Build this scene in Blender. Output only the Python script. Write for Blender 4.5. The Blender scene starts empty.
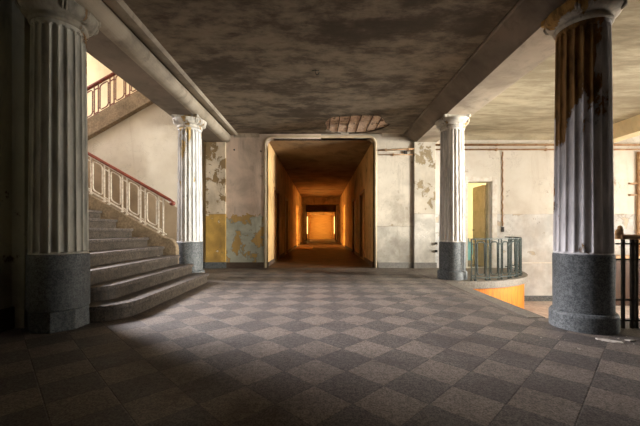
import bpy, bmesh, math, random
from mathutils import Vector, Matrix
random.seed(7)
PI = math.pi
S = bpy.context.scene
COL = S.collection

# ------------------------------------------------------------------ nodes
def inp(nd, name):
    for s in nd.inputs:
        if s.name == name and s.enabled: return s
    return nd.inputs[name]

class NT:
    def __init__(self, name):
        self.m = bpy.data.materials.new(name); self.m.use_nodes = True
        self.t = self.m.node_tree; self.t.nodes.clear()
        self.out = self.t.nodes.new('ShaderNodeOutputMaterial')
        self.b = self.t.nodes.new('ShaderNodeBsdfPrincipled')
        self.t.links.new(self.b.outputs[0], self.out.inputs[0])
        self.pos = self.t.nodes.new('ShaderNodeNewGeometry').outputs['Position']
    def set(self, sock, v):
        if hasattr(v, 'is_linked') or isinstance(v, bpy.types.NodeSocket): self.t.links.new(v, sock)
        else:
            if isinstance(v, (tuple, list)) and len(v) == 3 and sock.type == 'RGBA': v = (*v, 1)
            sock.default_value = v
    def math(self, op, a, b=0.0, c=0.0, clamp=False):
        n = self.t.nodes.new('ShaderNodeMath'); n.operation = op; n.use_clamp = clamp
        self.set(n.inputs[0], a); self.set(n.inputs[1], b); self.set(n.inputs[2], c)
        return n.outputs[0]
    def xyz(self, v=None):
        n = self.t.nodes.new('ShaderNodeSeparateXYZ'); self.set(n.inputs[0], v or self.pos); return n.outputs
    def scale(self, vec, loc=(0, 0, 0), v=None):
        n = self.t.nodes.new('ShaderNodeMapping'); self.set(n.inputs[0], v or self.pos)
        n.inputs['Scale'].default_value = vec; n.inputs['Location'].default_value = loc
        return n.outputs[0]
    def noise(self, sc, detail=4, rough=.55, v=None, dist=0.0):
        n = self.t.nodes.new('ShaderNodeTexNoise'); self.set(n.inputs['Vector'], v or self.pos)
        n.inputs['Scale'].default_value = sc; n.inputs['Detail'].default_value = detail
        n.inputs['Roughness'].default_value = rough; n.inputs['Distortion'].default_value = dist
        return n.outputs[0]
    def ramp(self, f, a, b, lo=0.0, hi=1.0):
        n = self.t.nodes.new('ShaderNodeMapRange'); n.interpolation_type = 'SMOOTHSTEP'
        self.set(n.inputs[0], f); self.set(n.inputs[1], a); self.set(n.inputs[2], b)
        self.set(n.inputs[3], lo); self.set(n.inputs[4], hi)
        return n.outputs[0]
    def mix(self, f, a, b, op='MIX'):
        n = self.t.nodes.new('ShaderNodeMix'); n.data_type = 'RGBA'; n.blend_type = op
        self.set(n.inputs[0], f); self.set(n.inputs[6], a); self.set(n.inputs[7], b)
        return n.outputs[2]
    def bump(self, h, strength=.4, dist=.01):
        n = self.t.nodes.new('ShaderNodeBump'); n.inputs['Strength'].default_value = strength
        n.inputs['Distance'].default_value = dist; self.set(n.inputs['Height'], h)
        self.t.links.new(n.outputs[0], self.b.inputs['Normal'])
    def done(self, col, rough=.8, spec=.3, metal=0.0):
        self.set(self.b.inputs['Base Color'], col); self.set(self.b.inputs['Roughness'], rough)
        self.b.inputs['Specular IOR Level'].default_value = spec
        self.b.inputs['Metallic'].default_value = metal
        return self.m

def plaster(name, c1, c2, dirt=(.12, .09, .06), dirt_amt=.5, under=None, peel=.62, peel_scale=2.2,
            dado=None, dado_z=1.45, dado_under=None, dado_peel=.6, seam=False, dirt_scale=1.3, stretch=(1, 1, 1), off=0.0,
            vein=.0, rough=.88, rag=.05, slope=0.0, line=.35):
    n = NT(name)
    p = n.scale(stretch, (off, off * 1.7, off * .6))
    big = n.noise(dirt_scale, 6, .6, p, .4)
    col = n.mix(n.ramp(n.noise(.9, 5, .6, p), .35, .65), c1, c2)
    h = n.noise(60, 3, .6)
    hh = n.math('MULTIPLY', h, .25)
    z = n.xyz()[2]
    if under is not None:
        pk = n.noise(peel_scale, 9, .62, p, .25)
        m = n.ramp(pk, peel, peel + .012)
        rim = n.math('SUBTRACT', n.ramp(pk, peel - .02, peel), m)
        col = n.mix(n.math('MULTIPLY', rim, .35), col, (.12, .09, .06))
        col = n.mix(m, col, n.mix(n.noise(9, 4, .6), under, tuple(u * .6 for u in under)))
        hh = n.math('SUBTRACT', hh, n.math('MULTIPLY', m, .8))
    if dado is not None:
        dz = n.math('ADD', z, n.math('MULTIPLY', n.math('SUBTRACT', n.noise(3, 6, .65), .5), rag))
        if slope: dz = n.math('ADD', dz, n.math('MULTIPLY', n.xyz()[0], slope))
        dm = n.ramp(dz, dado_z + .004, dado_z - .004)
        dc = n.mix(n.ramp(n.noise(2.1, 5, .6, p), .35, .65), dado, tuple(u * .72 for u in dado))
        if dado_under is not None:
            pk2 = n.math('ADD', n.noise(peel_scale * 1.1, 9, .62, n.scale((1, 1, 1), (4 + off, 2, 7)), .3),
                         n.math('MULTIPLY', n.ramp(z, dado_z - .45, dado_z - .1), .07))
            m2 = n.ramp(pk2, dado_peel, dado_peel + .012)
            rim = n.math('SUBTRACT', n.ramp(pk2, dado_peel - .025, dado_peel), m2)
            dc = n.mix(n.math('MULTIPLY', rim, .5), dc, (.08, .06, .03))
            dc = n.mix(m2, dc, dado_under)
            hh = n.math('SUBTRACT', hh, n.math('MULTIPLY', n.math('MULTIPLY', m2, dm), .8))
        col = n.mix(dm, col, dc)
        ln = n.math('MULTIPLY', n.ramp(n.math('ABSOLUTE', n.math('SUBTRACT', dz, dado_z)), .014, .004), line)
        col = n.mix(ln, col, dirt)
    d = n.math('MULTIPLY', n.ramp(big, .42, .72), dirt_amt)
    col = n.mix(d, col, dirt)
    st = n.noise(1.6, 7, .7, n.scale((2.2, 2.2, .35)), .6)
    col = n.mix(n.math('MULTIPLY', n.ramp(st, .52, .72), dirt_amt * .7), col, dirt)
    if vein:
        vn = n.noise(2.3, 8, .65, None, 1.2)
        vm = n.ramp(n.math('ABSOLUTE', n.math('SUBTRACT', vn, .5)), .006, .001)
        vm = n.math('MULTIPLY', vm, n.ramp(n.noise(.8, 2), .45, .6))
        col = n.mix(n.math('MULTIPLY', vm, vein), col, (.14, .1, .07))
    n.bump(hh, .55, .012)
    return n.done(col, rough, .25)

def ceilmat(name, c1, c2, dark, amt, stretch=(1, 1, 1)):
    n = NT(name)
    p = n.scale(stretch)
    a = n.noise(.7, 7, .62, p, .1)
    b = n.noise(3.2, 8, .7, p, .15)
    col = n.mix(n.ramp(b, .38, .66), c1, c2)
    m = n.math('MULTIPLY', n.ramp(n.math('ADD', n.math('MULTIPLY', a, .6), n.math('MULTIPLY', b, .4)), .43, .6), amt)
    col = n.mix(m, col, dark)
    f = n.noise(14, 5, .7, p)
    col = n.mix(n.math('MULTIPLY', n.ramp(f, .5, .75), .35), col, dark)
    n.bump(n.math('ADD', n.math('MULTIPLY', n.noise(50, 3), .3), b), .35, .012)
    return n.done(col, .9, .2)

def stone(name, c1, c2, sc=90, rough=.6, spec=.4, blotch=.35):
    n = NT(name)
    g = n.noise(sc, 3, .7)
    g2 = n.noise(sc * .35, 4, .7)
    col = n.mix(n.ramp(n.math('ADD', n.math('MULTIPLY', g, .6), n.math('MULTIPLY', g2, .4)), .4, .6), c1, c2)
    col = n.mix(n.math('MULTIPLY', n.ramp(n.noise(2.2, 6, .6), .45, .7), blotch), col, tuple(c * .45 for c in c1))
    n.bump(g2, .3, .006)
    return n.done(col, rough, spec)

def paint(name, c1, c2, sc=8, rough=.55, spec=.4, lo=.4, hi=.65, metal=0.0, stretch=(1, 1, 1)):
    n = NT(name)
    v = n.noise(sc, 6, .65, n.scale(stretch))
    col = n.mix(n.ramp(v, lo, hi), c1, c2)
    n.bump(v, .3, .004)
    return n.done(col, rough, spec, metal)

def shaftmat(name, white, ochre, bias_z=0.0, z0=2.0, bias_x=0.0, x0=0.0, thr=.6, off=0.0):
    n = NT(name)
    x, y, z = n.xyz()
    p = n.scale((1, 1, .42), (off, off, off))
    pk = n.noise(3.1, 9, .62, p, .3)
    v = n.math('ADD', pk, n.math('MULTIPLY', n.math('SUBTRACT', z, z0), bias_z))
    v = n.math('ADD', v, n.math('MULTIPLY', n.math('SUBTRACT', x, x0), bias_x))
    m = n.ramp(v, thr, thr + .012)
    rim = n.math('SUBTRACT', n.ramp(v, thr - .03, thr), m)
    w = n.mix(n.ramp(n.noise(5, 6, .65, n.scale((2.5, 2.5, .5))), .4, .68), white, tuple(c * .62 for c in white))
    o = n.mix(n.ramp(n.noise(6, 6, .65, n.scale((2.5, 2.5, .6))), .4, .65), ochre, tuple(c * .4 for c in ochre))
    col = n.mix(m, w, o)
    col = n.mix(n.math('MULTIPLY', rim, .45), col, (.07, .05, .035))
    n.bump(n.math('SUBTRACT', n.math('MULTIPLY', n.noise(40, 3), .2), n.math('MULTIPLY', m, .8)), .6, .01)
    return n.done(col, .75, .3)

def floormat():
    n = NT('terrazzo_checker_floor')
    x, y, z = n.xyz()
    s = .3125 * math.sqrt(2)
    u = n.math('ADD', n.math('DIVIDE', n.math('ADD', x, y), s), .307)
    v = n.math('ADD', n.math('DIVIDE', n.math('SUBTRACT', y, x), s), .122)
    fu, fv = n.math('FLOOR', u), n.math('FLOOR', v)
    par = n.math('ABSOLUTE', n.math('MODULO', n.math('ADD', fu, fv), 2.0))
    cx = n.t.nodes.new('ShaderNodeCombineXYZ'); n.set(cx.inputs[0], fu); n.set(cx.inputs[1], fv)
    wn = n.t.nodes.new('ShaderNodeTexWhiteNoise'); wn.noise_dimensions = '3D'; n.set(wn.inputs[0], cx.outputs[0])
    eu = n.math('SUBTRACT', .5, n.math('ABSOLUTE', n.math('SUBTRACT', n.math('FRACT', u), .5)))
    ev = n.math('SUBTRACT', .5, n.math('ABSOLUTE', n.math('SUBTRACT', n.math('FRACT', v), .5)))
    e = n.math('MINIMUM', eu, ev)
    grout = n.ramp(e, .016, .006)
    light, dark = (.2, .158, .124), (.07, .058, .051)
    tc = n.mix(par, light, dark)
    tc = n.mix(n.math('MULTIPLY', wn.outputs[0], .30), tc, (.11, .085, .07))
    # plain border strips
    bx = n.math('MAXIMUM', n.math('LESS_THAN', x, -1.96), n.math('GREATER_THAN', x, 2.27))
    bx = n.math('MULTIPLY', bx, n.math('GREATER_THAN', y, 3.9))
    bd = n.math('MAXIMUM', bx, n.math('GREATER_THAN', y, 7.85))
    col = n.mix(bd, n.mix(n.math('MULTIPLY', grout, .75), tc, (.02, .017, .014)), (.19, .15, .12))
    jn = n.math('MULTIPLY', n.ramp(n.math('ABSOLUTE', n.math('SUBTRACT', x, 2.27)), .012, .004), n.math('GREATER_THAN', y, 3.9))
    col = n.mix(n.math('MULTIPLY', jn, .7), col, (.03, .025, .02))
    g = n.math('ADD', n.math('MULTIPLY', n.noise(95, 2, .7), .55), n.math('MULTIPLY', n.noise(30, 5, .75), .45))
    col = n.mix(n.ramp(g, .4, .6), n.mix(.6, col, (.015, .013, .011)), n.mix(.12, col, (.7, .62, .55)))
    d = n.noise(1.1, 8, .65, None, .5)
    col = n.mix(n.math('MULTIPLY', n.ramp(d, .46, .66), .5), col, (.055, .042, .033))
    n.bump(n.math('SUBTRACT', n.math('MULTIPLY', n.noise(45, 4, .7), .6), grout), .55, .006)
    return n.done(col, n.ramp(d, .3, .7, .5, .75), .42)

def emit(name, c, s):
    n = NT(name)
    n.b.inputs['Emission Color'].default_value = (*c, 1)
    n.b.inputs['Emission Strength'].default_value = s
    return n.done(c, .5)

M = {}
M['floor'] = floormat()
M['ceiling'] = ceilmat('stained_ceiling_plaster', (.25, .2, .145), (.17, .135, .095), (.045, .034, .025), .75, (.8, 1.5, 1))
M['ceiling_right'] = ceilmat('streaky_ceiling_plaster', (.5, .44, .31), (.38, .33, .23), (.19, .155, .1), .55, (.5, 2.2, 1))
M['beam'] = plaster('beam_plaster', (.58, .5, .39), (.46, .39, .3), dirt_amt=.55, dirt=(.1, .075, .055))
M['beam_left'] = plaster('grey_roll_plaster', (.42, .36, .28), (.33, .28, .21), dirt_amt=.6, dirt=(.08, .06, .045))
M['beam_dark'] = plaster('dark_beam_plaster', (.25, .2, .155), (.19, .155, .12), dirt_amt=.55, dirt=(.07, .055, .04))  # darker plaster colour for the right beam's inner faces and the left soffit
M['wall_pink'] = plaster('pink_beige_wall', (.78, .62, .5), (.7, .57, .46), under=(.46, .35, .2), peel=.66, dirt_amt=.4, off=1.5,
                         dado=(.56, .58, .48), dado_under=(.55, .36, .13), dado_peel=.55, dado_z=1.42, rag=.9, line=0)
M['wall_peel'] = plaster('flaking_wall', (.8, .68, .52), (.66, .54, .38), under=(.4, .27, .13), peel=.55, dirt_amt=.45, peel_scale=3.2,
                         dado=(.68, .42, .11), dado_under=(.75, .66, .5), dado_peel=.66, dado_z=1.42)
M['wall_far'] = plaster('off_white_wall', (.62, .56, .46), (.54, .48, .39), under=(.42, .33, .22), peel=.64, dirt_amt=.5, off=3.3,
                        dado=(.58, .54, .46), dado_z=1.1, vein=.5)
M['wall_white'] = plaster('white_scuffed_wall', (.8, .77, .70), (.72, .68, .6), under=(.6, .48, .34), peel=.66, dirt_amt=.3, dirt=(.4, .3, .2), off=5.1,
                          dado=(.78, .78, .76), dado_under=(.62, .54, .42), dado_peel=.635, dado_z=1.42, vein=.5, line=.15)
M['wall_stair'] = plaster('stairwell_wall', (.66, .58, .46), (.58, .5, .38), under=(.55, .43, .27), peel=.68, dirt_amt=.3, off=8.2, dirt=(.3, .22, .14), vein=.4)
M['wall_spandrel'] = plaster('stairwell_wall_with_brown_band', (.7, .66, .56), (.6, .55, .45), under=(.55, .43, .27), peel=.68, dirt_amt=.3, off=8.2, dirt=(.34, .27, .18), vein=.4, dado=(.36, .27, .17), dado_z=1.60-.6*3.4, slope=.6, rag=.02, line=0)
M['wall_cream'] = plaster('cream_wall', (.82, .69, .44), (.76, .61, .36), dirt_amt=.2)
M['wall_yellow'] = plaster('yellow_room_wall', (.84, .74, .45), (.8, .7, .42), dirt_amt=.15, dado=(.22, .5, .56), dado_under=(.7, .6, .4), dado_z=.72)
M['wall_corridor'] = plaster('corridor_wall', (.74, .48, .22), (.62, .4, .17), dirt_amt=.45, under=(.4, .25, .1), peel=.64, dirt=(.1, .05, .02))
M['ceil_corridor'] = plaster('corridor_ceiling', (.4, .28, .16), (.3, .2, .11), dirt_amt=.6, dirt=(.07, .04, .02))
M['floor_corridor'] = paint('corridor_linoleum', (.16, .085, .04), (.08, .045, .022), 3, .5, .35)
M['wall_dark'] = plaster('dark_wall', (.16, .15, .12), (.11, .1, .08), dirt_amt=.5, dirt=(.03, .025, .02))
M['wall_left'] = plaster('sage_wall', (.75, .72, .56), (.62, .6, .46), dirt_amt=.5, dirt=(.05, .04, .03), under=(.3, .2, .1), peel=.66)
M['base_stone'] = stone('grey_stone', (.06, .068, .07), (.19, .2, .2), 75, .6, .4, .3)
M['baseboard'] = stone('grey_baseboard', (.2, .19, .17), (.3, .28, .25), 60)
M['baseboard_brown'] = stone('brown_baseboard', (.09, .06, .045), (.14, .1, .07), 60)
M['step'] = stone('worn_stone_step', (.036, .028, .021), (.115, .09, .066), 55, .65, .35, .6)
M['tread'] = stone('worn_stone_tread', (.045, .036, .029), (.15, .12, .098), 55, .6, .4, .5)
M['curb'] = stone('brown_stone_curb', (.14, .12, .095), (.24, .21, .17), 70)
M['stringer'] = stone('brown_stringer', (.2, .15, .095), (.32, .24, .15), 25, .8, .2, .5)
M['lower_floor'] = stone('pink_stone_floor', (.5, .4, .34), (.68, .58, .5), 12, .5, .4, .4)
M['orange'] = paint('orange_plaster', (.66, .22, .012), (.44, .12, .008), 5, .6, .3, .4, .7, 0, (5, 5, .5))
M['cap'] = shaftmat('capital_plaster', (.62, .58, .5), (.42, .27, .1), 0, 0, 0, 0, .58, 2.2)
M['iron'] = paint('dark_green_iron', (.02, .03, .027), (.05, .06, .052), 20, .7, .25)
M['iron_dark'] = paint('black_iron', (.02, .017, .014), (.05, .035, .025), 20, .5, .5)
M['iron_cream'] = paint('cream_painted_iron', (.74, .68, .57), (.55, .46, .34), 22, .5, .45)
M['iron_red'] = paint('red_brown_iron', (.13, .04, .025), (.24, .08, .04), 18, .5, .45)
M['rail_red'] = paint('red_varnished_wood', (.24, .055, .03), (.13, .03, .018), 14, .35, .5)
M['wood'] = paint('tan_wood', (.62, .38, .19), (.42, .24, .11), 9, .45, .5, .4, .65, 0, (.3, 4, 4))
M['leaf'] = paint('grey_brown_door', (.62, .5, .33), (.5, .4, .25), 5)
M['wood_dark'] = paint('dark_wood', (.09, .045, .025), (.05, .025, .015), 7, .5, .4, .4, .65, 0, (4, 4, .4))
M['lath'] = paint('lath_wood', (.85, .64, .48), (.6, .42, .3), 25, .8, .2)
M['mortar'] = paint('mortar', (.5, .37, .27), (.2, .13, .09), 18, .9, .2)
M['pipe'] = paint('rusty_pipe', (.36, .19, .09), (.5, .33, .18), 7, .6, .4)
M['black'] = paint('black_metal', (.02, .018, .015), (.04, .03, .025), 12, .6, .4)
M['trimcream'] = plaster('cream_trim', (.72, .6, .42), (.62, .5, .33), dirt_amt=.35)
M['doorwood'] = paint('orange_door_paint', (.36, .2, .08), (.26, .13, .05), 5, .4, .5)
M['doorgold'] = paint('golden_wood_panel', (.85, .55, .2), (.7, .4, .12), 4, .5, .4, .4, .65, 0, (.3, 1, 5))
M['white_frame'] = paint('white_window_frame', (.8, .77, .7), (.68, .62, .52), 8)
M['paper'] = paint('plaster_chip', (.6, .55, .48), (.4, .35, .28), 20, .8, .2)
M['cardboard'] = paint('pale_board', (.75, .5, .26), (.6, .38, .18), 6, .7, .2)
M['pane_cool'] = emit('daylit_pane_cool', (.92, .92, 1.0), 8)
M['pane_warm'] = emit('daylit_pane_warm', (1.0, .96, .89), 15.5)
M['pane_orange'] = emit('daylit_pane_orange', (1.0, .56, .16), 6)
M['pane_room'] = emit('daylit_pane_room', (1.0, .94, .8), 14)

# ------------------------------------------------------------------ mesh helpers
def link(name, bm, mat, parent=None, smooth=False, kind=None, bevel=0):
    me = bpy.data.meshes.new(name)
    bmesh.ops.recalc_face_normals(bm, faces=bm.faces)
    bm.to_mesh(me); bm.free()
    o = bpy.data.objects.new(name, me); COL.objects.link(o)
    if mat is not None: me.materials.append(M[mat] if isinstance(mat, str) else mat)
    if smooth:
        for p in me.polygons: p.use_smooth = True
    if parent is not None: o.parent = parent
    if kind: o['kind'] = kind
    if bevel:
        md = o.modifiers.new('bevel', 'BEVEL'); md.width = bevel; md.segments = 2; md.limit_method = 'ANGLE'
    return o

def thing(name, label, cat, group=None, loc=(0, 0, 0)):
    o = bpy.data.objects.new(name, None); COL.objects.link(o); o.location = loc
    o.empty_display_size = .1
    return tag(o, label, cat, group)
def tag(o, label, cat, group=None):
    o['label'] = label; o['category'] = cat
    if group: o['group'] = group
    return o

def box(bm, a, b):
    x0, y0, z0 = a; x1, y1, z1 = b
    v = [bm.verts.new(p) for p in ((x0,y0,z0),(x1,y0,z0),(x1,y1,z0),(x0,y1,z0),(x0,y0,z1),(x1,y0,z1),(x1,y1,z1),(x0,y1,z1))]
    for f in ((0,3,2,1),(4,5,6,7),(0,1,5,4),(1,2,6,5),(2,3,7,6),(3,0,4,7)): bm.faces.new([v[i] for i in f])
    return bm
def boxes(*ab):
    bm = bmesh.new()
    for a, b in ab: box(bm, a, b)
    return bm
def struct(name, mat, *ab, bevel=0):
    return link(name, boxes(*ab), mat, kind='structure', bevel=bevel)

def prism(bm, pts, lo, hi, axis='z'):
    def P(p, t):
        if axis == 'z': return (p[0], p[1], t)
        if axis == 'y': return (p[0], t, p[1])
        return (t, p[0], p[1])
    a = [bm.verts.new(P(p, lo)) for p in pts]; b = [bm.verts.new(P(p, hi)) for p in pts]
    n = len(pts)
    bm.faces.new(a[::-1]); bm.faces.new(b)
    for i in range(n): bm.faces.new((a[i], a[(i+1) % n], b[(i+1) % n], b[i]))
    return bm

def lathe(bm, prof, c=(0, 0), seg=64):
    rings = []
    for r, z in prof:
        rings.append([bm.verts.new((c[0]+r*math.cos(2*PI*i/seg), c[1]+r*math.sin(2*PI*i/seg), z)) for i in range(seg)])
    for k in range(len(rings)-1):
        for i in range(seg):
            j = (i+1) % seg
            bm.faces.new((rings[k][i], rings[k][j], rings[k+1][j], rings[k+1][i]))
    bm.faces.new(rings[0][::-1]); bm.faces.new(rings[-1])
    return bm

def tube(bm, pts, r=.01, seg=6, closed=False, square=False, caps=True):
    pts = [Vector(p) for p in pts]; n = len(pts)
    if square: seg = 4
    rings = []; prevN = None
    for i, p in enumerate(pts):
        if closed: t = (pts[(i+1) % n]-pts[i-1]).normalized()
        elif i == 0: t = (pts[1]-p).normalized()
        elif i == n-1: t = (p-pts[-2]).normalized()
        else: t = (pts[i+1]-pts[i-1]).normalized()
        if prevN is None:
            ref = Vector((0, 0, 1)) if abs(t.z) < .9 else Vector((1, 0, 0))
            N = (ref - t*ref.dot(t)).normalized()
        else:
            N = (prevN - t*prevN.dot(t)).normalized()
        prevN = N; B = t.cross(N)
        off = PI/4 if square else 0
        rr = r if not isinstance(r, (list, tuple)) else r[i]
        rings.append([bm.verts.new(p + rr*(math.cos(off+2*PI*k/seg)*N + math.sin(off+2*PI*k/seg)*B)) for k in range(seg)])
    m = n if closed else n-1
    for i in range(m):
        a, b = rings[i], rings[(i+1) % n]
        for k in range(seg):
            bm.faces.new((a[k], a[(k+1) % seg], b[(k+1) % seg], b[k]))
    if not closed and caps:
        bm.faces.new(rings[0][::-1]); bm.faces.new(rings[-1])
    return bm

def sweep(bm, pts, ups, prof):
    """prof: list of (side, up) offsets; pts: path; keeps 'up' given."""
    rings = []; n = len(pts); pts = [Vector(p) for p in pts]
    for i, p in enumerate(pts):
        t = (pts[min(i+1, n-1)]-pts[max(i-1, 0)]).normalized()
        side = t.cross(Vector(ups)).normalized(); up = side.cross(t).normalized()
        rings.append([bm.verts.new(p+side*a+up*b) for a, b in prof])
    k = len(prof)
    for i in range(n-1):
        for j in range(k): bm.faces.new((rings[i][j], rings[i][(j+1) % k], rings[i+1][(j+1) % k], rings[i+1][j]))
    bm.faces.new(rings[0][::-1]); bm.faces.new(rings[-1])
    return bm

def plate(name, mat, outer, holes, lo, hi, axis, kind='structure'):
    """flat slab with holes, made from a filled 2D curve and turned into a mesh in world coordinates"""
    cu = bpy.data.curves.new('tmp', 'CURVE'); cu.dimensions = '2D'; cu.fill_mode = 'BOTH'
    cu.extrude = (hi-lo)/2
    for loop in [outer]+holes:
        sp = cu.splines.new('POLY'); sp.points.add(len(loop)-1); sp.use_cyclic_u = True
        for i, p in enumerate(loop): sp.points[i].co = (p[0], p[1], 0, 1)
    tmp = bpy.data.objects.new('tmp', cu); COL.objects.link(tmp)
    dg = bpy.context.evaluated_depsgraph_get(); dg.update()
    me = bpy.data.meshes.new_from_object(tmp.evaluated_get(dg))
    bpy.data.objects.remove(tmp); bpy.data.curves.remove(cu)
    mid = (lo+hi)/2
    for v in me.vertices:
        a, b, c = v.co
        if axis == 'y': v.co = (a, mid+c, b)
        elif axis == 'z': v.co = (a, b, mid+c)
        else: v.co = (mid+c, a, b)
    bm = bmesh.new(); bm.from_mesh(me); bmesh.ops.remove_doubles(bm, verts=bm.verts, dist=1e-5)
    bpy.data.meshes.remove(me)
    return link(name, bm, mat, kind=kind)

# ------------------------------------------------------------------ dimensions
CZ = 3.53            # ceiling
FY = 8.7             # far wall
STX0 = -8.2          # stairwell outer wall
BOT = -.87           # lower level

# ------------------------------------------------------------------ setting: floors
f = struct('floor', 'floor', ((-8.2, -3.5, -.9), (2.54, FY+.02, 0)))
struct('floor_near_right', 'floor', ((2.54, -3.5, -.9), (4.2, 3.74, 0)))
arc = [(2.84+2.1*math.cos(a), 8.48+2.1*math.sin(a)) for a in [(-PI/2)+PI/2*i/28 for i in range(29)]]
plat = [(2.54, FY), (2.54, 6.38)]+arc+[(4.94, FY)]
bm = bmesh.new(); prism(bm, plat, -.14, 0)
link('floor_landing', bm, 'curb', kind='structure', bevel=.008)
arc2 = [(2.84+2.03*math.cos(a), 8.48+2.03*math.sin(a)) for a in [(-PI/2)+PI/2*i/28 for i in range(29)]]
bm = bmesh.new(); prism(bm, [(2.54, FY), (2.54, 6.45)]+arc2+[(4.87, FY)], BOT, -.14)
link('wall_landing', bm, 'orange', kind='structure')
struct('floor_lower', 'lower_floor', ((2.54, 3.4, BOT-.1), (9.8, FY+.02, BOT)))
# curbstone at the edge of the main floor
struct('trim_1', 'curb', ((2.36, 3.76, -.02), (2.56, 6.4, .006)), bevel=.004)

# ------------------------------------------------------------------ setting: far wall with corridor opening and doorway
def rounded_open(x0, x1, z0, z1, r):
    p = [(x0, z0)]
    for i in range(9):
        a = PI - PI/2*i/8; p.append((x0+r+r*math.cos(a), z1-r+r*math.sin(a)))
    for i in range(9):
        a = PI/2 - PI/2*i/8; p.append((x1-r+r*math.cos(a), z1-r+r*math.sin(a)))
    p.append((x1, z0)); return p
cx0, cx1, cz = -1.45, 1.42, 3.44
opening = rounded_open(cx0, cx1, -.3, cz, .17)
plate('wall_far_left', 'wall_pink', [(-2.5, -.5), (-2.5, 3.9), (0, 3.9), (0, cz)] + [p for p in opening[:10]][::-1] + [(cx0, -.5)], [], FY, FY+.3, 'y')
plate('wall_far_center', 'wall_far', [(0, cz), (0, 3.9), (2.75, 3.9), (2.75, -.5), (cx1, -.5)] + opening[10:][::-1], [], FY, FY+.3, 'y')
dx0, dx1, dz1 = 3.86, 4.5, 2.28
plate('wall_far_right', 'wall_white', [(2.75, BOT-.1), (9.8, BOT-.1), (9.8, 3.9), (2.75, 3.9)],
      [[(dx0, -.0), (dx1, 0), (dx1, dz1), (dx0, dz1)]], FY, FY+.3, 'y')
struct('wall_stairwell_far', 'wall_cream', ((-8.2, FY, -.5), (-2.5, FY+.3, 7.2)))
# pilasters below the beams
struct('trim_2', 'wall_peel', ((-3.02, FY-.07, 0), (-2.5, FY+.1, 3.31)), bevel=.01)
struct('trim_3', 'wall_peel', ((2.44, FY-.07, 0), (3.0, FY+.1, 3.31)), bevel=.01).data.materials[0] = M['wall_far']
M['pil_right'] = plaster('flaking_white_pilaster', (.68, .63, .53), (.58, .52, .42), under=(.42, .33, .2), peel=.57, peel_scale=4, dirt_amt=.35, off=2.2,
                         dado=(.7, .66, .58), dado_z=1.42)
bpy.data.objects['trim_3'].data.materials[0] = M['pil_right']
# baseboards
struct('baseboard_far_center', 'baseboard', ((1.5, FY-.03, 0), (2.44, FY, .15)), ((2.42, FY-.1, 0), (3.02, FY-.06, .15)), bevel=.004)
struct('baseboard_far_left', 'baseboard_brown', ((-2.5, FY-.03, 0), (-1.5, FY, .15)), bevel=.004)
struct('baseboard_stairwell', 'base_stone', ((-3.04, FY-.1, 0), (-2.48, FY-.06, .16)), ((-3.9, FY-.03, 0), (-3.04, FY, .16)), bevel=.004)
struct('baseboard_far_right', 'base_stone', ((4.9, FY-.04, BOT), (9.8, FY, BOT+.14)), bevel=.004)
struct('trim_4', 'white_frame', ((4.96, FY-.015, .12), (9.8, FY, .15)), bevel=.004)
# moulding round the corridor opening
bm = bmesh.new()
tube(bm, [(x, FY-.0, z) for x, z in rounded_open(cx0-.02, cx1+.02, 0, cz+.02, .19)], .035, 10)
link('trim_5', bm, 'trimcream', smooth=True, kind='structure')
# ceiling cove on far wall
def cove(name, mat, x0, x1, s=.1):
    bm = bmesh.new()
    pr = [(FY, CZ-s)]+[(FY-s+s*math.cos(a), CZ-s+s*math.sin(a)) for a in [PI/2*i/6 for i in range(7)]]
    # concave quarter
    pr = [(FY+.01, CZ+.01), (FY+.01, CZ-s)] + [(FY-s+s*math.sin(a), CZ-s+s*math.cos(a)) for a in [PI/2-PI/2*i/6 for i in range(7)]] + [(FY-s, CZ+.01)]
    prism(bm, pr, x0, x1, 'x')
    return link(name, bm, mat, kind='structure')
cove('trim_6', 'beam', 1.6, 2.3, .09); cove('trim_7', 'beam', -2.3, -1.62, .09)
cove('trim_8', 'ceiling_right', 3.03, 7.0, .16)

# ------------------------------------------------------------------ ceiling with the broken patch
def cpx(x, y, z=CZ):
    Y = (z-1)*330/(230-y); return ((x-321)*Y/330, Y)
raw = [(325.6,122),(329,118.5),(334,117),(342,116.6),(351,116.2),(359,115.2),(367,115.6),(374,115.1),(380,116.5),(384,119.5),(385.5,123),(390,125),
       (384,128),(378,130),(372,131.7),(365,133.2),(358,133.6),(350,134),(343,134.2),(336,133.6),(329,132.2),(325.5,131),(327,128),(325,125)]
hole = [cpx(*p) for p in raw]
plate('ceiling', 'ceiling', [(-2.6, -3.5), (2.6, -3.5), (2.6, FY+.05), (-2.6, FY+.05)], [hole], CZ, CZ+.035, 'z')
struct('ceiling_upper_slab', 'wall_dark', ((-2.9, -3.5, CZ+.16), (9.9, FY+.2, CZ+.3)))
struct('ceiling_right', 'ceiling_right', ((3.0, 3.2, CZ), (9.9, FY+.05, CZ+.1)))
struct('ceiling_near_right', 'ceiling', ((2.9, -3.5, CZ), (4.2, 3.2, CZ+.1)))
lp = thing('exposed_lath_patch', 'brown broken patch in the ceiling above the corridor with bare laths', 'ceiling hole', loc=(.3, 7.9, CZ))
bm = boxes(((-.25, 7.0, CZ+.075), (2.1, 8.69, CZ+.1)))
def lpart(name, bm, mat, **k):
    o = link(name, bm, mat, **k); o.parent = lp; o.matrix_parent_inverse = Matrix.Translation(lp.location).inverted(); return o
lpart('mortar_bed', bm, 'mortar')
y = 7.04
k = 0
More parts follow.
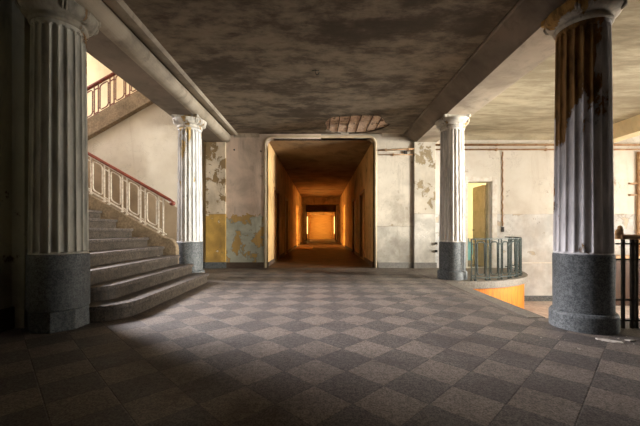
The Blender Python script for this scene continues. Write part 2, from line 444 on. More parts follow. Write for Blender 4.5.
while y < 8.66:
    w = .055+.02*random.random()
    x0 = .02+.05*random.random(); x1 = 2.0-.1*random.random()
    if k in (3, 9): pass
    bm = bmesh.new(); j = random.uniform(-.012, .012)
    box(bm, (-.2, y, CZ+.038+random.random()*.012), (1.95, y+w, CZ+.075))
    for v in bm.verts: v.co.y += j*(v.co.x-.8)
    lpart('lath', bm, 'lath', bevel=.003)
    y += w+.028+.02*random.random(); k += 1
for xx in (.2, .42, .66, .9, 1.16, 1.38):
    lpart('batten', boxes(((xx, 7.02, CZ+.03), (xx+.016, 8.68, CZ+.06))), 'wood_dark')
for i in range(46):
    x = random.uniform(-.1, 1.8); yy = random.uniform(7.3, 8.6)
    if i == 0: bmm = bmesh.new()
    s = random.uniform(.02, .05)
    box(bmm, (x, yy, CZ+.024), (x+s*1.4, yy+s, CZ+.075))
o = lpart('mortar_lumps', bmm, 'mortar', bevel=.006); o['kind'] = 'stuff'
# hook
hk = bmesh.new(); tube(hk, [(-.09, 5.2, CZ+.0), (-.09, 5.2, CZ-.05), (-.07, 5.2, CZ-.085), (-.04, 5.2, CZ-.075), (-.03, 5.2, CZ-.05)], .007, 6)
tube(hk, [(-.14, 5.2, CZ-.02), (-.03, 5.2, CZ-.02)], .007, 6)
tag(link('ceiling_hook', hk, 'black', smooth=True), 'small black iron hook hanging from the middle of the dark stained ceiling', 'hook')

# ------------------------------------------------------------------ beams
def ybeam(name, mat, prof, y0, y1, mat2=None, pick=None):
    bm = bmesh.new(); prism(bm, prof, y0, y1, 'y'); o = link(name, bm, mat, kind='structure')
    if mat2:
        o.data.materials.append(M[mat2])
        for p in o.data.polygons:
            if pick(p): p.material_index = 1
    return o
cv = [(2.49-.29*math.sin(t), 3.30+.235*(1-math.cos(t))) for t in [PI/2*i/8 for i in range(1, 9)]]
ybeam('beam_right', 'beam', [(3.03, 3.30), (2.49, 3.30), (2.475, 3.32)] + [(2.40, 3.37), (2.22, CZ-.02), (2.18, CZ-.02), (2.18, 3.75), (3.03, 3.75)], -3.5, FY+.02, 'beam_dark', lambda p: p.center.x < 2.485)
roll = [(-2.55, 3.30)]
for i in range(0, 11):
    a = -PI*.5 + PI*.78*i/10
    roll.append((-2.50+.13*math.cos(a)*1.0, 3.43+.13*math.sin(a)))
lft = [(-3.03, 3.30)]+roll+[(-2.36, 3.50), (-2.29, 3.50), (-2.29, 3.475), (-2.21, 3.475), (-2.19, 3.50), (-2.18, CZ), (-2.18, 3.75), (-3.03, 3.75)]
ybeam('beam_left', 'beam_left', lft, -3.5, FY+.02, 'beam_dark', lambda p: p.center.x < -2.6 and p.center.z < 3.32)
ybeam('beam_bay', 'wall_cream', [(7.07, 3.2), (7.4, 3.2), (7.4, 3.6), (6.97, 3.6), (6.97, CZ-.01)], 3.2, FY+.02)

# ------------------------------------------------------------------ enclosing walls
struct('wall_near', 'wall_dark', ((-3.4, -3.6, -.2), (4.3, -3.5, 3.9)))
struct('wall_left', 'wall_left', ((-3.5, -3.5, -.2), (-3.15, 3.36, 3.6)))
struct('baseboard_left', 'baseboard_brown', ((-3.15, -3.5, 0), (-3.12, 3.38, .22)), bevel=.004)
struct('wall_recess', 'wall_left', ((-3.22, 3.36, 0), (-3.02, 3.62, 3.6)), ((-3.0, 3.52, 0), (-2.93, 3.62, 3.6)))
struct('wall_stairwell_near', 'wall_stair', ((-8.2, 3.56, -.2), (-2.95, 3.7, 7.2)))
plate('wall_stairwell_left', 'wall_cream', [(3.5, -.2), (8.9, -.2), (8.9, 7.2), (3.5, 7.2)], [[(4.1, 3.05), (8.2, 3.05), (8.2, 6.5), (4.1, 6.5)]], -8.4, -8.2, 'x')
struct('wall_upper_hall', 'wall_cream', ((-3.03, 3.5, 3.6), (-2.9, FY+.1, 7.2)))
struct('ceiling_stairwell', 'wall_cream', ((-8.4, 3.5, 7.1), (-2.9, 9, 7.25)))
struct('trim_9', 'trimcream', ((-6.9, 3.7, 6.0), (-6.5, FY, 6.35)))
struct('wall_right', 'wall_dark', ((3.42, -3.5, -.2), (4.2, 3.28, 3.7)))
struct('wall_bay_near', 'wall_white', ((4.2, 3.1, -1), (9.9, 3.3, 3.7)))
plate('wall_bay_right', 'wall_white', [(3.1, -1), (8.9, -1), (8.9, 3.8), (3.1, 3.8)],
      [[(y0, .0), (y0+1.5, 0), (y0+1.5, 3.0), (y0, 3.0)] for y0 in (3.5, 5.2)], 9.8, 10.0, 'x')

# ------------------------------------------------------------------ windows (lit by the day outside)
def window(name, x, y0, y1, z0, z1, pane, ny=3, nz=3):
    fr = bmesh.new(); w = .05
    for a in range(ny+1):
        y = y0+(y1-y0)*a/ny; box(fr, (x-.03, y-w/2, z0), (x+.03, y+w/2, z1))
    for a in range(nz+1):
        z = z0+(z1-z0)*a/nz; box(fr, (x-.028, y0, z-w/2), (x+.028, y1, z+w/2))
    o = link(name, fr, 'white_frame', kind='structure')
    p = link('window_pane', boxes(((x-.008, y0, z0), (x+.008, y1, z1))), pane, o)
    return o
window('window_1', -8.3, 4.1, 8.2, 3.05, 6.5, 'pane_cool', 5, 4)
for i, y0 in enumerate((3.5, 5.2)): window('window_%d' % (i+2), 9.9, y0, y0+1.5, .0, 3.0, 'pane_warm', 2, 3)

# ------------------------------------------------------------------ corridor
CY1 = 36.5
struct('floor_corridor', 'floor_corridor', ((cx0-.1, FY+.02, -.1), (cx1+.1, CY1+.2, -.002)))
def side_wall(name, x0, x1, doors):
    out = [(FY+.1, -.1), (CY1+.2, -.1), (CY1+.2, cz+.3), (FY+.1, cz+.3)]
    hs = [[(a, 0.0), (b, 0.0), (b, h), (a, h)] for a, b, h in doors]
    return plate(name, 'wall_corridor', out, hs, x0, x1, 'x')
ld = [(10.25, 11.3, 2.25), (13.2, 14.2, 2.25), (19.6, 22.6, 2.6), (27.2, 28.2, 2.25)]
rd = [(10.8, 11.9, 2.25), (13.6, 14.6, 2.25), (19.6, 22.6, 2.6), (27.2, 28.2, 2.25)]
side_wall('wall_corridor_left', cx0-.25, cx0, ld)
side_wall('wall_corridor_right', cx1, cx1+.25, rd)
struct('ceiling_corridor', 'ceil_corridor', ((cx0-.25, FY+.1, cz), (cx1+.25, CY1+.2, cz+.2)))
for i, (yy, zz) in enumerate(((24.6, 2.9), (31.5, 2.72))):
    struct('trim_%d' % (10+i), 'ceil_corridor', ((cx0, yy, zz), (cx1, yy+.4, cz+.02)),
           ((cx0, yy, 0), (cx0+.1, yy+.4, zz)), ((cx1-.1, yy, 0), (cx1, yy+.4, zz)), bevel=.01)
struct('trim_13', 'wall_corridor', ((cx0, CY1-1.0, 2.62), (cx1, CY1, cz)), ((cx0, CY1-1.0, 0), (cx0+.16, CY1, 2.62)), ((cx1-.16, CY1-1.0, 0), (cx1, CY1, 2.62)))
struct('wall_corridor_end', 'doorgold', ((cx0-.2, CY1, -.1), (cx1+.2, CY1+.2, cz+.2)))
# side bays at depth with daylit orange windows
def bay(name, x0, x1, xw, wn, pane='pane_orange', ya=19.6, yb=22.6):
    a, b = min(x0, x1), max(x0, x1)
    struct(name, 'wall_corridor', ((a, ya-.15, -.1), (b, ya, 3.0)), ((a, yb, -.1), (b, yb+.15, 3.0)), ((a, ya-.15, 2.8), (b, yb+.15, 3.0)), ((a, ya-.15, -.12), (b, yb+.15, -.02)))
    window(wn, xw, ya, yb, .3, 2.75, pane, 4, 3)
bay('wall_bay_left', cx0-1.6, cx0-.25, cx0-1.55, 'window_5')
bay('wall_bay_east', cx1+.25, cx1+1.6, cx1+1.55, 'window_6')
# end window of the corridor, side light close to the end wall
bpy_end = [(33.2, 35.3)]
for sx, wn in ((cx0+.012, 'window_7'), (cx1-.012, 'window_8')):
    window(wn, sx, 33.3, 35.2, .6, 2.4, 'pane_orange', 2, 2)
# doors in the corridor
def door(name, x, y0, y1, h, side):
    s = side
    o = link(name, boxes(((x+s*.05, y0, 0), (x+s*.10, y1, h))), 'doorwood', kind='structure')
    fr = boxes(((x-s*.02, y0-.09, 0), (x+s*.12, y0, h+.09)), ((x-s*.02, y1, 0), (x+s*.12, y1+.09, h+.09)), ((x-s*.02, y0, h), (x+s*.12, y1, h+.09)))
    link('door_frame', fr, 'doorwood', o, bevel=.008)
    pn = bmesh.new()
    for a, b in ((.2, h*.42), (h*.48, h-.18)):
        box(pn, (x+s*.035, y0+.16, a), (x+s*.05, y1-.16, b))
    link('door_panel', pn, 'doorwood', o, bevel=.006)
    hd = bmesh.new(); tube(hd, [(x+s*.05, y0+.1, 1.03), (x, y0+.1, 1.03), (x, y0+.22, 1.03)], .011, 8)
    link('door_handle', hd, 'black', o, smooth=True)
dn = 1
for (a, b, h) in ld:
    if b-a < 2: door('door_%d' % dn, cx0, a, b, h, -1); dn += 1
for (a, b, h) in rd:
    if b-a < 2: door('door_%d' % dn, cx1, a, b, h, 1); dn += 1
# baseboards of the corridor
for nm, x, ds, s in (('baseboard_corridor_left', cx0, ld, 1), ('baseboard_corridor_right', cx1, rd, -1)):
    bm = bmesh.new(); y = FY+.3
    for a, b, h in ds:
        box(bm, (min(x, x+s*.02), y, 0), (max(x, x+s*.02), a-.1, .12)); y = b+.1
    box(bm, (min(x, x+s*.02), y, 0), (max(x, x+s*.02), CY1, .12))
    link(nm, bm, 'baseboard_brown', kind='structure')
# pale board lying on the corridor floor, with a second darker piece
bd = boxes(((-1.38, 16.9, 0), (-.45, 18.9, .025)))
tag(link('loose_board', bd, 'cardboard', bevel=.004), 'pale orange board lying flat on the corridor floor by the left wall', 'board')

# ------------------------------------------------------------------ yellow room through the small doorway
struct('wall_room_back', 'wall_yellow', ((3.0, 10.9, -.1), (6.6, 11.0, 3.2)))
struct('wall_room_left', 'wall_yellow', ((3.0, FY+.3, -.1), (3.1, 11, 3.2)))
struct('ceiling_room', 'wall_cream', ((3.0, FY+.3, 3.0), (6.6, 11, 3.1)))
struct('floor_room', 'curb', ((2.9, FY+.01, -.12), (6.6, 11, -.002)))
plate('wall_room_right', 'wall_yellow', [(9.0, -.1), (11, -.1), (11, 3.2), (9.0, 3.2)], [[(9.3, .9), (10.6, .9), (10.6, 2.6), (9.3, 2.6)]], 6.5, 6.6, 'x')
window('window_9', 6.55, 9.3, 10.6, .9, 2.6, 'pane_room', 2, 2)
# door frame
fr = boxes(((dx0-.13, FY-.03, 0), (dx0, FY+.02, dz1+.12)), ((dx1, FY-.03, 0), (dx1+.13, FY+.02, dz1+.12)), ((dx0, FY-.03, dz1), (dx1, FY+.02, dz1+.12)))
link('door_20', fr, 'white_frame', kind='structure', bevel=.006).name = 'trim_14'
# open door leaf inside the room, seen on edge
dl = thing('door_leaf', 'brown door leaf standing open in the yellow doorway', 'door')
dl['kind'] = 'structure'
link('leaf_panel', boxes(((4.46, FY+.3, .01), (4.5, FY+1.0, 2.24))), 'leaf', dl, bevel=.004)
hd = bmesh.new(); tube(hd, [(4.46, FY+.92, 1.0), (4.41, FY+.92, 1.0), (4.41, FY+.8, 1.0)], .012, 8)
link('door_handle', hd, 'black', dl, smooth=True)

# ------------------------------------------------------------------ columns
def shaft_bm(c, z0, z1, r0, r1, nf=20):
    bm = bmesh.new(); per = 10; seg = nf*per; dep = .022; fw = PI*r0/nf
    zs = [z0, z0+.004]
    zs += [z0+.012+ .05*k/4 for k in range(5)]
    zs += [z0+.1+(z1-z0-.24)*k/10 for k in range(11)]
    zs += [z1-.12+.09*k/8 for k in range(9)] + [z1-.015, z1]
    zs = sorted(set(round(z, 5) for z in zs))
    rings = []
    for z in zs:
        t = (z-z0)/(z1-z0); R = r0+(r1-r0)*t - .0*t
        ring = []
        for i in range(seg):
            a = 2*PI*(i+.5)/seg; ph = (i % per+.5)/per*2-1      # -1..1 within a flute
            u = abs(ph)/.84
            d = 0
            if u < 1:
                lim = math.sqrt(1-u*u)
                top = z1-.045-fw*(1-lim); botm = z0+.012+fw*.35*(1-lim)
                if botm < z < top: d = dep*lim**.8
            ring.append(bm.verts.new((c[0]+(R-d)*math.cos(a), c[1]+(R-d)*math.sin(a), z)))
        rings.append(ring)
    for k in range(len(rings)-1):
        for i in range(seg):
            j = (i+1) % seg; bm.faces.new((rings[k][i], rings[k][j], rings[k+1][j], rings[k+1][i]))
    bm.faces.new(rings[0][::-1]); bm.faces.new(rings[-1])
    return bm

def volute_bm(c, ang, r, z, s=1.0):
    bm = bmesh.new()
    d = Vector((math.cos(ang), math.sin(ang), 0))
    base = Vector((c[0], c[1], 0)) + d*r
    side = Vector((-d.y, d.x, 0))
    for sg in (-1, 1):
        pts = []; rad = []
        for i in range(26):
            th = i/25*2*PI*1.6
            rr = .048*s*(1-i/25*.75)
            pts.append(base + side*sg*(.016*s) + d*(rr*math.sin(th)) + Vector((0, 0, z+rr*math.cos(th))))
            rad.append(.013*s*(1-.4*i/25))
        tube(bm, pts, rad, 6)
    pts = [base - d*.12*s + Vector((0, 0, z+.05*s)), base - d*.05*s + Vector((0, 0, z+.052*s)), base + Vector((0, 0, z+.048*s))]
    tube(bm, pts, [.03*s, .026*s, .02*s], 8)
    lathe_c = base
    tube(bm, [base - side*.035*s + Vector((0, 0, z)), base + side*.035*s + Vector((0, 0, z))], .022*s, 10)
    return bm

def column(c, label, mat, capmat, octagon=False, broken=()):
    t = thing('fluted_column', label, 'column', 'fluted columns of the hall')
    X, Y = c
    if octagon:
        bm = bmesh.new()
        r = .262; prism(bm, [(X+r*math.cos(PI/8+PI/4*i), Y+r*math.sin(PI/8+PI/4*i)) for i in range(8)], 0, .2)
        link('plinth', bm, 'base_stone', t, bevel=.01)
        bm = bmesh.new(); lathe(bm, [(.25, .2), (.262, .215), (.262, .745), (.255, .76)], c, 72)
    else:
        bm = bmesh.new(); lathe(bm, [(.29, 0), (.29, .15), (.275, .175), (.26, .18)], c, 72)
        link('plinth', bm, 'base_stone', t, bevel=.004)
        bm = bmesh.new(); lathe(bm, [(.256, .17), (.258, .745), (.25, .76)], c, 72)
    o = link('drum', bm, 'base_stone', t, smooth=False)
    link('shaft', shaft_bm(c, .76, 3.07, .25, .228), mat, t)
    bm = bmesh.new()
    prof = [(.225, 3.06), (.24, 3.065), (.25, 3.08), (.25, 3.095), (.235, 3.105), (.238, 3.125)]
    prof += [(.24+.09*math.sin(a), 3.13+.11*(1-math.cos(a))) for a in [PI/2*i/8 for i in range(9)]]
    prof += [(.325, 3.25), (.30, 3.255)]
    lathe(bm, prof, c, 72)
    cp = link('capital', bm, capmat, t, smooth=True)
    bm = bmesh.new(); a_ = .285
    pts = []
    for q in range(4):
        a0 = -3*PI/4+q*PI/2
        for k in range(9):
            f = k/8
            p0 = Vector((math.cos(a0), math.sin(a0)))*a_*1.33; p1 = Vector((math.cos(a0+PI/2), math.sin(a0+PI/2)))*a_*1.33
            p = p0.lerp(p1, .04+.92*f); n = (p0+p1).normalized()
            p -= n*.035*math.sin(PI*f)
            pts.append((X+p.x, Y+p.y))
    prism(bm, pts, 3.25, 3.31)
    link('abacus', bm, capmat, t, bevel=.008)
    for q in range(8):
        if q in broken: continue
        ang = -3*PI/4+q*PI/4
        v = volute_bm(c, ang, .29 if q % 2 == 0 else .275, 3.195 if q % 2 == 0 else 3.215, .95 if q % 2 == 0 else .55)
        link('scroll', v, capmat, cp, smooth=True)
    return t
CX = 2.71
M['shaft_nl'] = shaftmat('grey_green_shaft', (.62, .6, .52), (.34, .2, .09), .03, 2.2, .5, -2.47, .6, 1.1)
M['shaft_nr'] = shaftmat('lilac_grey_shaft', (.86, .83, .82), (.36, .19, .06), .11, 2.0, -.75, 2.6, .54, 4.0)
M['shaft_fr'] = shaftmat('white_shaft', (.76, .72, .65), (.6, .36, .08), .0, 2, .5, 2.9, .63, 2.7)
M['shaft_fl'] = shaftmat('white_shaft_ochre', (.7, .69, .66), (.6, .44, .2), .06, 2.2, -.3, -2.7, .6, 6.3)
M['cap_nr'] = shaftmat('ochre_capital', (.6, .54, .44), (.42, .24, .07), 1.2, 3.16, -.3, 2.7, .55, 3.0)
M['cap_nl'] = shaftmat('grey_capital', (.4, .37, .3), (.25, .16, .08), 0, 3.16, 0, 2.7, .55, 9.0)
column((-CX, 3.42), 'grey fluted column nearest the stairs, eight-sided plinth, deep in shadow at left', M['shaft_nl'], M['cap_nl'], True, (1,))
column((CX, 3.42), 'large fluted column at right with brown bare patches above lilac-grey paint', M['shaft_nr'], M['cap_nr'], False, (1,))
column((-CX, 6.82), 'distant white fluted column behind the foot of the staircase', M['shaft_fl'], 'cap', False, (1, 7))
column((CX, 6.82), 'distant white fluted column beside the curved balcony railing', M['shaft_fr'], 'cap', False, (0, 7))

# ------------------------------------------------------------------ railing builder
def railing(root, P, L, H, pitch, mat, bar=.011, start=.0, tops=True):
    """P(s) -> point on the kerb below the rail; bars vertical; one loop between each pair of posts"""
    n = int((L-start)/pitch)
    gap = pitch*.26
    def pt(s, h): p = P(s); return (p[0], p[1], p[2]+h)
    for i in range(n+1):
        s0 = start+i*pitch
        for ds in (0, gap):
            if s0+ds > L: continue
            bm = bmesh.new(); tube(bm, [pt(s0+ds, -.01), pt(s0+ds, H)], bar, square=True)
            po = link('post', bm, mat, root)
            bm = bmesh.new(); tube(bm, [pt(s0+ds, 0), pt(s0+ds, .02)], bar*2.0, 8); link('foot_collar', bm, mat, po)
        if s0+gap <= L:
            for hh in (.12*H, .88*H):
                bm = bmesh.new(); tube(bm, [pt(s0, hh), pt(s0+gap, hh)], bar*.85, square=True)
                link('cross_bar', bm, mat, root)
        a, b = s0+gap*1.42, s0+pitch-gap*.42
        if b <= L+.001:
            r = (b-a)*.28; lo, hi = .14*H, .93*H; q = []
            for (cs, ch, a0) in ((b-r, hi-r, 0), (a+r, hi-r, PI/2), (a+r, lo+r, PI), (b-r, lo+r, 1.5*PI)):
                for k in range(5):
                    t = a0+PI/2*k/4; q.append(pt(cs+r*math.cos(t), ch+r*math.sin(t)))
            bm = bmesh.new(); tube(bm, q, bar*.9, closed=True, square=True)
            lo_ = link('rounded_loop', bm, mat, root)
            for hh in (.22, .84):
                for u0, u1 in ((a, s0+gap), (b, min(s0+pitch, L))):
                    bm = bmesh.new(); tube(bm, [pt(u0, hh*H), pt(u1, hh*H)], bar*.7, square=True); link('spacer', bm, mat, lo_)
    for hh, nm in ((.065*H, 'bottom_rail'), (H, 'top_rail')):
        k = max(2, int(L/.08)); bm = bmesh.new()
        tube(bm, [pt(L*j/k, hh) for j in range(k+1)], bar*1.1, square=True)
        link(nm, bm, mat, root)

# ------------------------------------------------------------------ staircase
SLOPE = .567
def nose(i): return -2.14-.295*i if i < 2 else -2.70-.3*(i-2)
st = thing('staircase', 'worn grey stone staircase rising to the left behind the shadowed column', 'staircase')
NS = 14
for i in range(NS):
    x = nose(i); zt = .18+.17*i; zb = max(0, zt-.36)
    far = 6.35 if i == 0 else 6.36
    near = 3.5 if i == 0 else 3.7
    xb = x-.62
    def outline(o, nr):
        pts = [(xb, near-o if i == 0 else near)]
        r = nr
        for k in range(9):
            a = -PI/2+PI/2*k/8; pts.append((x+o-r+r*math.cos(a), near-o+r+r*math.sin(a)))
        fe = far+(o if i < 3 else 0)
        if i < 3:
            rr = .05
            for k in range(5):
                a = PI/2*k/4; pts.append((x+o-rr+rr*math.cos(a), fe-rr+rr*math.sin(a)))
        else: pts.append((x+o, far))
        pts.append((xb, fe)); return pts
    nr = (.42, .3, .12)[i] if i < 3 else .02
    if i > 2:
        outl = lambda o: [(xb, 3.69), (x+o, 3.69), (x+o, far), (xb, far)]
    else: outl = lambda o: outline(o, nr)
    bm = bmesh.new()
    prism(bm, outl(-.028), zb, zt-.05)
    sp_ = link('step', bm, 'step', st, bevel=.009)
    bm = bmesh.new(); prism(bm, outl(0.0), zt-.05, zt)
    link('tread', bm, 'tread', sp_, bevel=.009)
# stringer with rounded foot
def zl(x): return .18+SLOPE*(-2.14-x)
top = [(-6.3, zl(-6.3)+.20)]
foot = []
for k in range(9):
    a = PI/2*k/8; foot.append((-2.98+.2*math.sin(a), zl(-2.98)-.03+.22*math.cos(a)))
pts = top+foot+[(-2.78, .34), (-3.2, .3), (-6.3, 1.6)]
bm = bmesh.new(); prism(bm, pts, 6.33, 6.47, 'y'); link('stringer', bm, 'stringer', st, bevel=.012)
bm = bmesh.new(); prism(bm, [(-8.19, 0), (-2.95, 0), (-2.95, .42), (-6.3, 2.2), (-8.19, 2.3)], 6.40, 6.46, 'y'); link('side_wall', bm, 'wall_stair', st)
# spandrel wall under the upper flight
def zu(x): return 3.59+SLOPE*(x+4.89)      # top of upper stringer
WY = 7.42
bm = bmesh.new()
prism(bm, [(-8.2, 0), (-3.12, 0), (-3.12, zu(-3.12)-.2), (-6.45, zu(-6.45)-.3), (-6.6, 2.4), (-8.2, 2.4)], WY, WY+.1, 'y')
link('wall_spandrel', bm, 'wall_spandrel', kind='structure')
us = thing('staircase', 'upper stair flight with brown edge rising right, high above the lower railing', 'staircase')
bm = bmesh.new()
xa, xe = -6.45, -3.5
prism(bm, [(xa, zu(xa)-.38), (xe, zu(xe)-.38), (xe, zu(xe)), (xa, zu(xa))], WY-.14, WY+.0, 'y')
link('stringer', bm, 'stringer', us)
for i in range(9):
    x0 = xa+.1+i*.3; z0 = 2.62+.17*(i+1)
    link('step', boxes(((x0, WY+.11, z0-.3), (x0+.33, FY-.01, z0))), 'step', us)
link('landing', boxes(((-8.19, 3.71, 2.42), (xa+.1, FY-.01, 2.6))), 'step', us)
struct('floor_upper', 'wall_stair', ((-3.78, 6.6, 3.95), (-3.03, FY, 4.25)))

# lower railing
lr = thing('stair_railing', 'cream railing with dark red handrail along the lower stair flight', 'railing', 'stair railings')
c_ = math.sqrt(1+SLOPE**2)
def P1(s): x = -3.0-s; return (x, 6.40, zl(x)+.20)
railing(lr, P1, 3.2, .72, .35, 'iron_cream', .0155, start=.06)
hp = [(.10, 0), (-.10, 0)]
rp = [(-.035, -.02), (.035, -.02), (.04, .01), (.025, .035), (-.025, .035), (-.04, .01)]
pts = [(-6.3, 6.40, P1(3.3)[2]+.75), (-4.6, 6.40, P1(1.6)[2]+.75), (-3.02, 6.40, P1(.02)[2]+.75), (-2.93, 6.40, P1(-.05)[2]+.735), (-2.88, 6.40, P1(-.07)[2]+.70)]
bm = bmesh.new(); sweep(bm, pts, (0, 0, 1), rp); hr = link('handrail', bm, 'rail_red', lr, bevel=.006)
bm = bmesh.new(); tube(bm, [(-2.88, 6.36, P1(-.07)[2]+.69), (-2.88, 6.44, P1(-.07)[2]+.69)], .045, 14); link('handrail_knob', bm, 'rail_red', lr, smooth=True)
# upper railing
ur = thing('stair_railing', 'red-brown railing on the upper flight, backlit by the bright landing', 'railing', 'stair railings')
def P2(s): x = -6.2+s; return (x, WY-.07, zu(x))
railing(ur, P2, 2.7, .70, .35, 'iron_red', .014, start=.1)
bm = bmesh.new(); sweep(bm, [(-6.25, WY-.07, P2(-.05)[2]+.73), (-5, WY-.07, P2(1.2)[2]+.73), (-3.5, WY-.07, P2(2.7)[2]+.73)], (0, 0, 1), rp); link('handrail', bm, 'rail_red', ur, bevel=.006)

# ------------------------------------------------------------------ balcony railing on the landing
br = thing('balcony_railing', 'dark green iron railing curving round the stone landing with orange wall below', 'railing')
R_ = 1.97
def P3(s):
    a0 = -PI/2
    if s < .0: return (2.84+s, 8.48-R_, 0)
    a = a0+s/R_
    if a <= 0: return (2.84+R_*math.cos(a), 8.48+R_*math.sin(a), 0)
    return (2.84+R_, 8.48+(s-R_*PI/2), 0)
railing(br, lambda s: P3(s+.13), 3.1, .82, .315, 'iron', .014, start=.0)

# ------------------------------------------------------------------ near right railing
nr_ = thing('balustrade', 'black iron railing with tan wooden handrail beside the big right column', 'railing')
yy = 3.36
bm = bmesh.new(); sweep(bm, [(3.03, yy, .93), (3.2, yy, .93), (3.42, yy, .93)], (0, 0, 1), [(-.045, -.025), (.045, -.025), (.05, .0), (.035, .025), (-.035, .025), (-.05, 0)])
link('handrail', bm, 'wood', nr_, bevel=.006)
bm = bmesh.new()
pts = []
for i in range(24):
    th = i/23*2*PI*1.3; rr = .06*(1-i/23*.7); pts.append((3.035-.0+rr*math.sin(th)*.5, yy, .97+rr*math.cos(th)))
tube(bm, pts, .02, 8); link('scroll_end', bm, 'wood', nr_, smooth=True)
for i, x in enumerate((3.075, 3.165, 3.21, 3.3, 3.345)):
    bm = bmesh.new(); tube(bm, [(x, yy, 0), (x, yy, .91)], .017, square=True); link('baluster', bm, 'iron_dark', nr_)
for z, nm in ((.08, 'bottom_rail'), (.70, 'middle_rail'), (.86, 'top_rail'), (.29, 'lower_rail')):
    bm = bmesh.new(); tube(bm, [(3.0, yy, z), (3.42, yy, z)], .012, square=True); link(nm, bm, 'iron_dark', nr_)
# dark wooden counter behind it
wc = thing('wooden_counter', 'dark wooden panelled counter against the bright far wall, behind the right railing', 'counter')
link('body', boxes(((6.95, 8.15, BOT), (8.9, 8.62, .30))), 'wood_dark', wc, bevel=.006)
link('countertop', boxes(((6.9, 8.1, .30), (8.95, 8.64, .35))), 'wood', wc, bevel=.006)
for k in range(4):
    link('front_panel', boxes(((7.03+k*.47, 8.13, BOT+.12), (7.42+k*.47, 8.15, .2))), 'wood_dark', wc, bevel=.006)

# ------------------------------------------------------------------ pipes, boxes, wall fittings
def pipe(label, pts, r, group=None, brackets=()):
    t = thing('wall_pipe', label, 'pipe', group)
    bm = bmesh.new(); tube(bm, pts, r, 10); link('pipe_run', bm, 'pipe', t, smooth=True)
    for b in brackets:
        link('bracket', boxes(((b[0]-.02, b[1]-.03, b[2]-.03), (b[0]+.02, b[1]+.035, b[2]+.03))), 'black' if len(b) > 3 else 'pipe', t)
pipe('upper rusty pipe on the pale wall right of the corridor opening', [(1.5, FY-.04, 3.09), (2.44, FY-.04, 3.13)], .022, None, ((1.7, FY-.04, 3.1), (2.3, FY-.04, 3.12)))
pipe('lower thin rusty pipe on the pale wall right of the corridor opening', [(1.5, FY-.03, 2.98), (2.44, FY-.03, 2.98)], .013, None, ((1.9, FY-.03, 2.98),))
pipe('upper brown pipe along the white wall behind the balcony railing', [(3.0, FY-.06, 3.23), (9.7, FY-.06, 3.23)], .028, None, tuple((x, FY-.05, 3.23) for x in (3.3, 4.6, 5.9, 7.2)))
pipe('lower thin brown pipe along the white wall behind the balcony railing', [(3.0, FY-.05, 3.11), (9.7, FY-.05, 3.11)], .02, None, tuple((x, FY-.04, 3.11) for x in (3.3, 4.6, 5.9, 7.2)))
tag(link('junction_box', boxes(((2.18, FY-.05, 3.0), (2.27, FY, 3.08))), 'black', bevel=.008), 'small black junction box under the rusty pipe near the right beam', 'junction box')
cd = thing('cable_conduit', 'ragged brown conduit running down the white wall right of the doorway', 'conduit')
pts = [(4.78+.012*math.sin(i*1.9)+.006*random.uniform(-1, 1), FY-.012, 3.06-i*.07) for i in range(29)]
bm = bmesh.new(); tube(bm, pts, [.014+.006*random.random() for _ in pts], 7); link('cable', bm, 'pipe', cd, smooth=True)
bm = boxes(((4.75, FY-.04, .95), (4.81, FY, 1.08))); link('switch_box', bm, 'black', cd, bevel=.006)
bm = bmesh.new(); tube(bm, [(8.32, FY-.05, .35), (8.32, FY-.05, 3.05)], .035, 10)
t = thing('wall_pipe', 'upright brown pipe on the bright wall at the far right edge', 'pipe'); link('pipe_run', bm, 'pipe', t, smooth=True)
for z in (2.2, 1.9):
    link('bracket', boxes(((8.1, FY-.06, z), (8.55, FY-.0, z+.04))), 'pipe', t)
# fittings on the pier beside the corridor
for lab, x, z in (('tiny black bolt on the left wall panel beside the corridor frame, upper of two', -1.58, 3.07),
                  ('tiny black bolt at upper left of the pink wall panel', -2.28, 3.11)):
    bm = bmesh.new(); tube(bm, [(x, FY+.01, z), (x, FY-.04, z)], .02, 10); tag(link('wall_bolt', bm, 'black', smooth=True), lab, 'bolt')
for z, s in ((2.62, 'upper'), (2.42, 'lower')):
    bm = bmesh.new(); tube(bm, [(-2.99, 3.53, z), (-2.95, 3.42, z)], .014, 8); tube(bm, [(-2.95, 3.42, z-.02), (-2.95, 3.42, z+.02)], .02, 8)
    tag(link('wall_hook', bm, 'black', smooth=True), s + ' of the two black iron pegs beside the shadowed left column', 'hook')
for z, s in ((.62, 'upper'), (.42, 'lower')):
    bm = boxes(((3.0-.03, FY-.13, z), (3.03, FY-.07, z+.06)))
    tag(link('door_hinge', bm, 'black', bevel=.005), s + ' black hinge pin on the pilaster edge left of the far right column', 'hinge')

# ------------------------------------------------------------------ debris
def flake(pts, z, th, lab, mat='paper', name='plaster_chip', group=None):
    bm = bmesh.new(); prism(bm, pts, z, z+th)
    for v in bm.verts:
        v.co.z += .3*th*math.sin(v.co.x*60)+.2*th
    return tag(link(name, bm, mat), lab, 'plaster chip', group)
flake([(2.52, 3.03), (2.60, 3.0), (2.67, 2.93), (2.65, 2.89), (2.58, 2.93), (2.51, 3.0)], .001, .008, 'long pale plaster chip on the floor before the big right column')
flake([(2.74, 2.98), (2.80, 2.99), (2.83, 2.96), (2.76, 2.95)], .001, .008, 'small pale chip right of the long plaster chip on the floor')
def chip(x, y, z, s, lab):
    n = 5; a0 = random.random()*6
    pts = [(x+s*random.uniform(.5, 1)*math.cos(a0+2*PI*i/n), y+s*random.uniform(.5, 1)*math.sin(a0+2*PI*i/n)) for i in range(n)]
    flake(pts, z, .012, lab)
chip(-2.95, 6.0, .522, .03, 'small white plaster chip lying on the third stair tread')
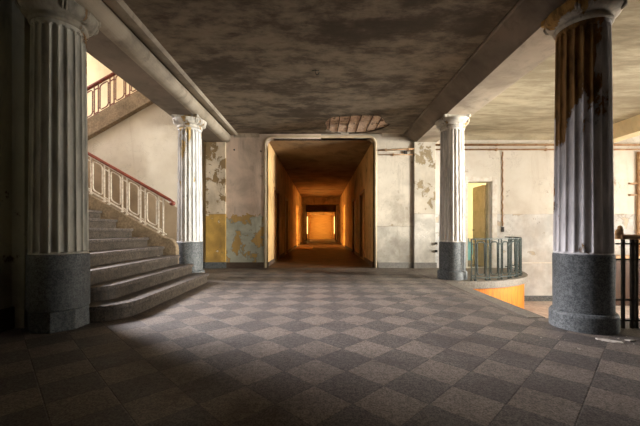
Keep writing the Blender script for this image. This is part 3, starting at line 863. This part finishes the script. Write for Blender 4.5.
for i in range(14):
    x = random.uniform(1.9, 2.9); y = random.uniform(2.75, 3.1)
    n = 5; s = random.uniform(.004, .010); a0 = random.random()*6
    pts = [(x+s*random.uniform(.5, 1)*math.cos(a0+2*PI*k/n), y+s*random.uniform(.5, 1)*math.sin(a0+2*PI*k/n)) for k in range(n)]
    if i == 0: bmm = bmesh.new()
    prism(bmm, pts, 0, .005)
tag(link('plaster_crumbs', bmm, 'paper'), 'scattered plaster crumbs on the tiles before the right column', 'crumbs')['kind'] = 'stuff'

# ------------------------------------------------------------------ world, camera
w = bpy.data.worlds.new('World'); S.world = w; w.use_nodes = True
w.node_tree.nodes['Background'].inputs[0].default_value = (.8, .85, 1, 1)
w.node_tree.nodes['Background'].inputs[1].default_value = .4
cam = bpy.data.cameras.new('camera'); co = bpy.data.objects.new('camera', cam); COL.objects.link(co)
co.location = (0, 0, 1); co.rotation_euler = (PI/2, 0, 0)
cam.sensor_width = 36; cam.lens = 36*330/640; cam.shift_y = 17/640; cam.shift_x = -1/640; cam.clip_start = .02
S.camera = co
S.view_settings.view_transform = 'Standard'; S.view_settings.look = 'None'
S.view_settings.exposure = 0.0; S.view_settings.gamma = 1; S.view_settings.use_curve_mapping = False
S.cycles.use_denoising = True
S.cycles.max_bounces = 10; S.cycles.diffuse_bounces = 6

# daylight falling through the tall stairwell window, and an added fill at the bay
def daylight(name, loc, target, sx, sy, e, col, spread):
    l = bpy.data.lights.new(name, 'AREA'); l.shape = 'RECTANGLE'; l.size = sx; l.size_y = sy; l.energy = e; l.color = col; l.spread = math.radians(spread)
    o = bpy.data.objects.new(name, l); COL.objects.link(o); o.location = loc
    o.rotation_euler = (Vector(target)-Vector(loc)).to_track_quat('-Z', 'Y').to_euler()
daylight('daylight_window', (-8.0, 6.3, 4.9), (-.7, 4.0, 0), 2.6, 2.4, 215, (.97, .94, 1.0), 40)
daylight('bay_fill', (9.75, 4.2, 1.9), (-2.4, 8.7, 1.5), 2.0, 2.4, 300, (1.0, .96, .88), 44)  # fill lamp added at the bay windows to brighten the far left wall
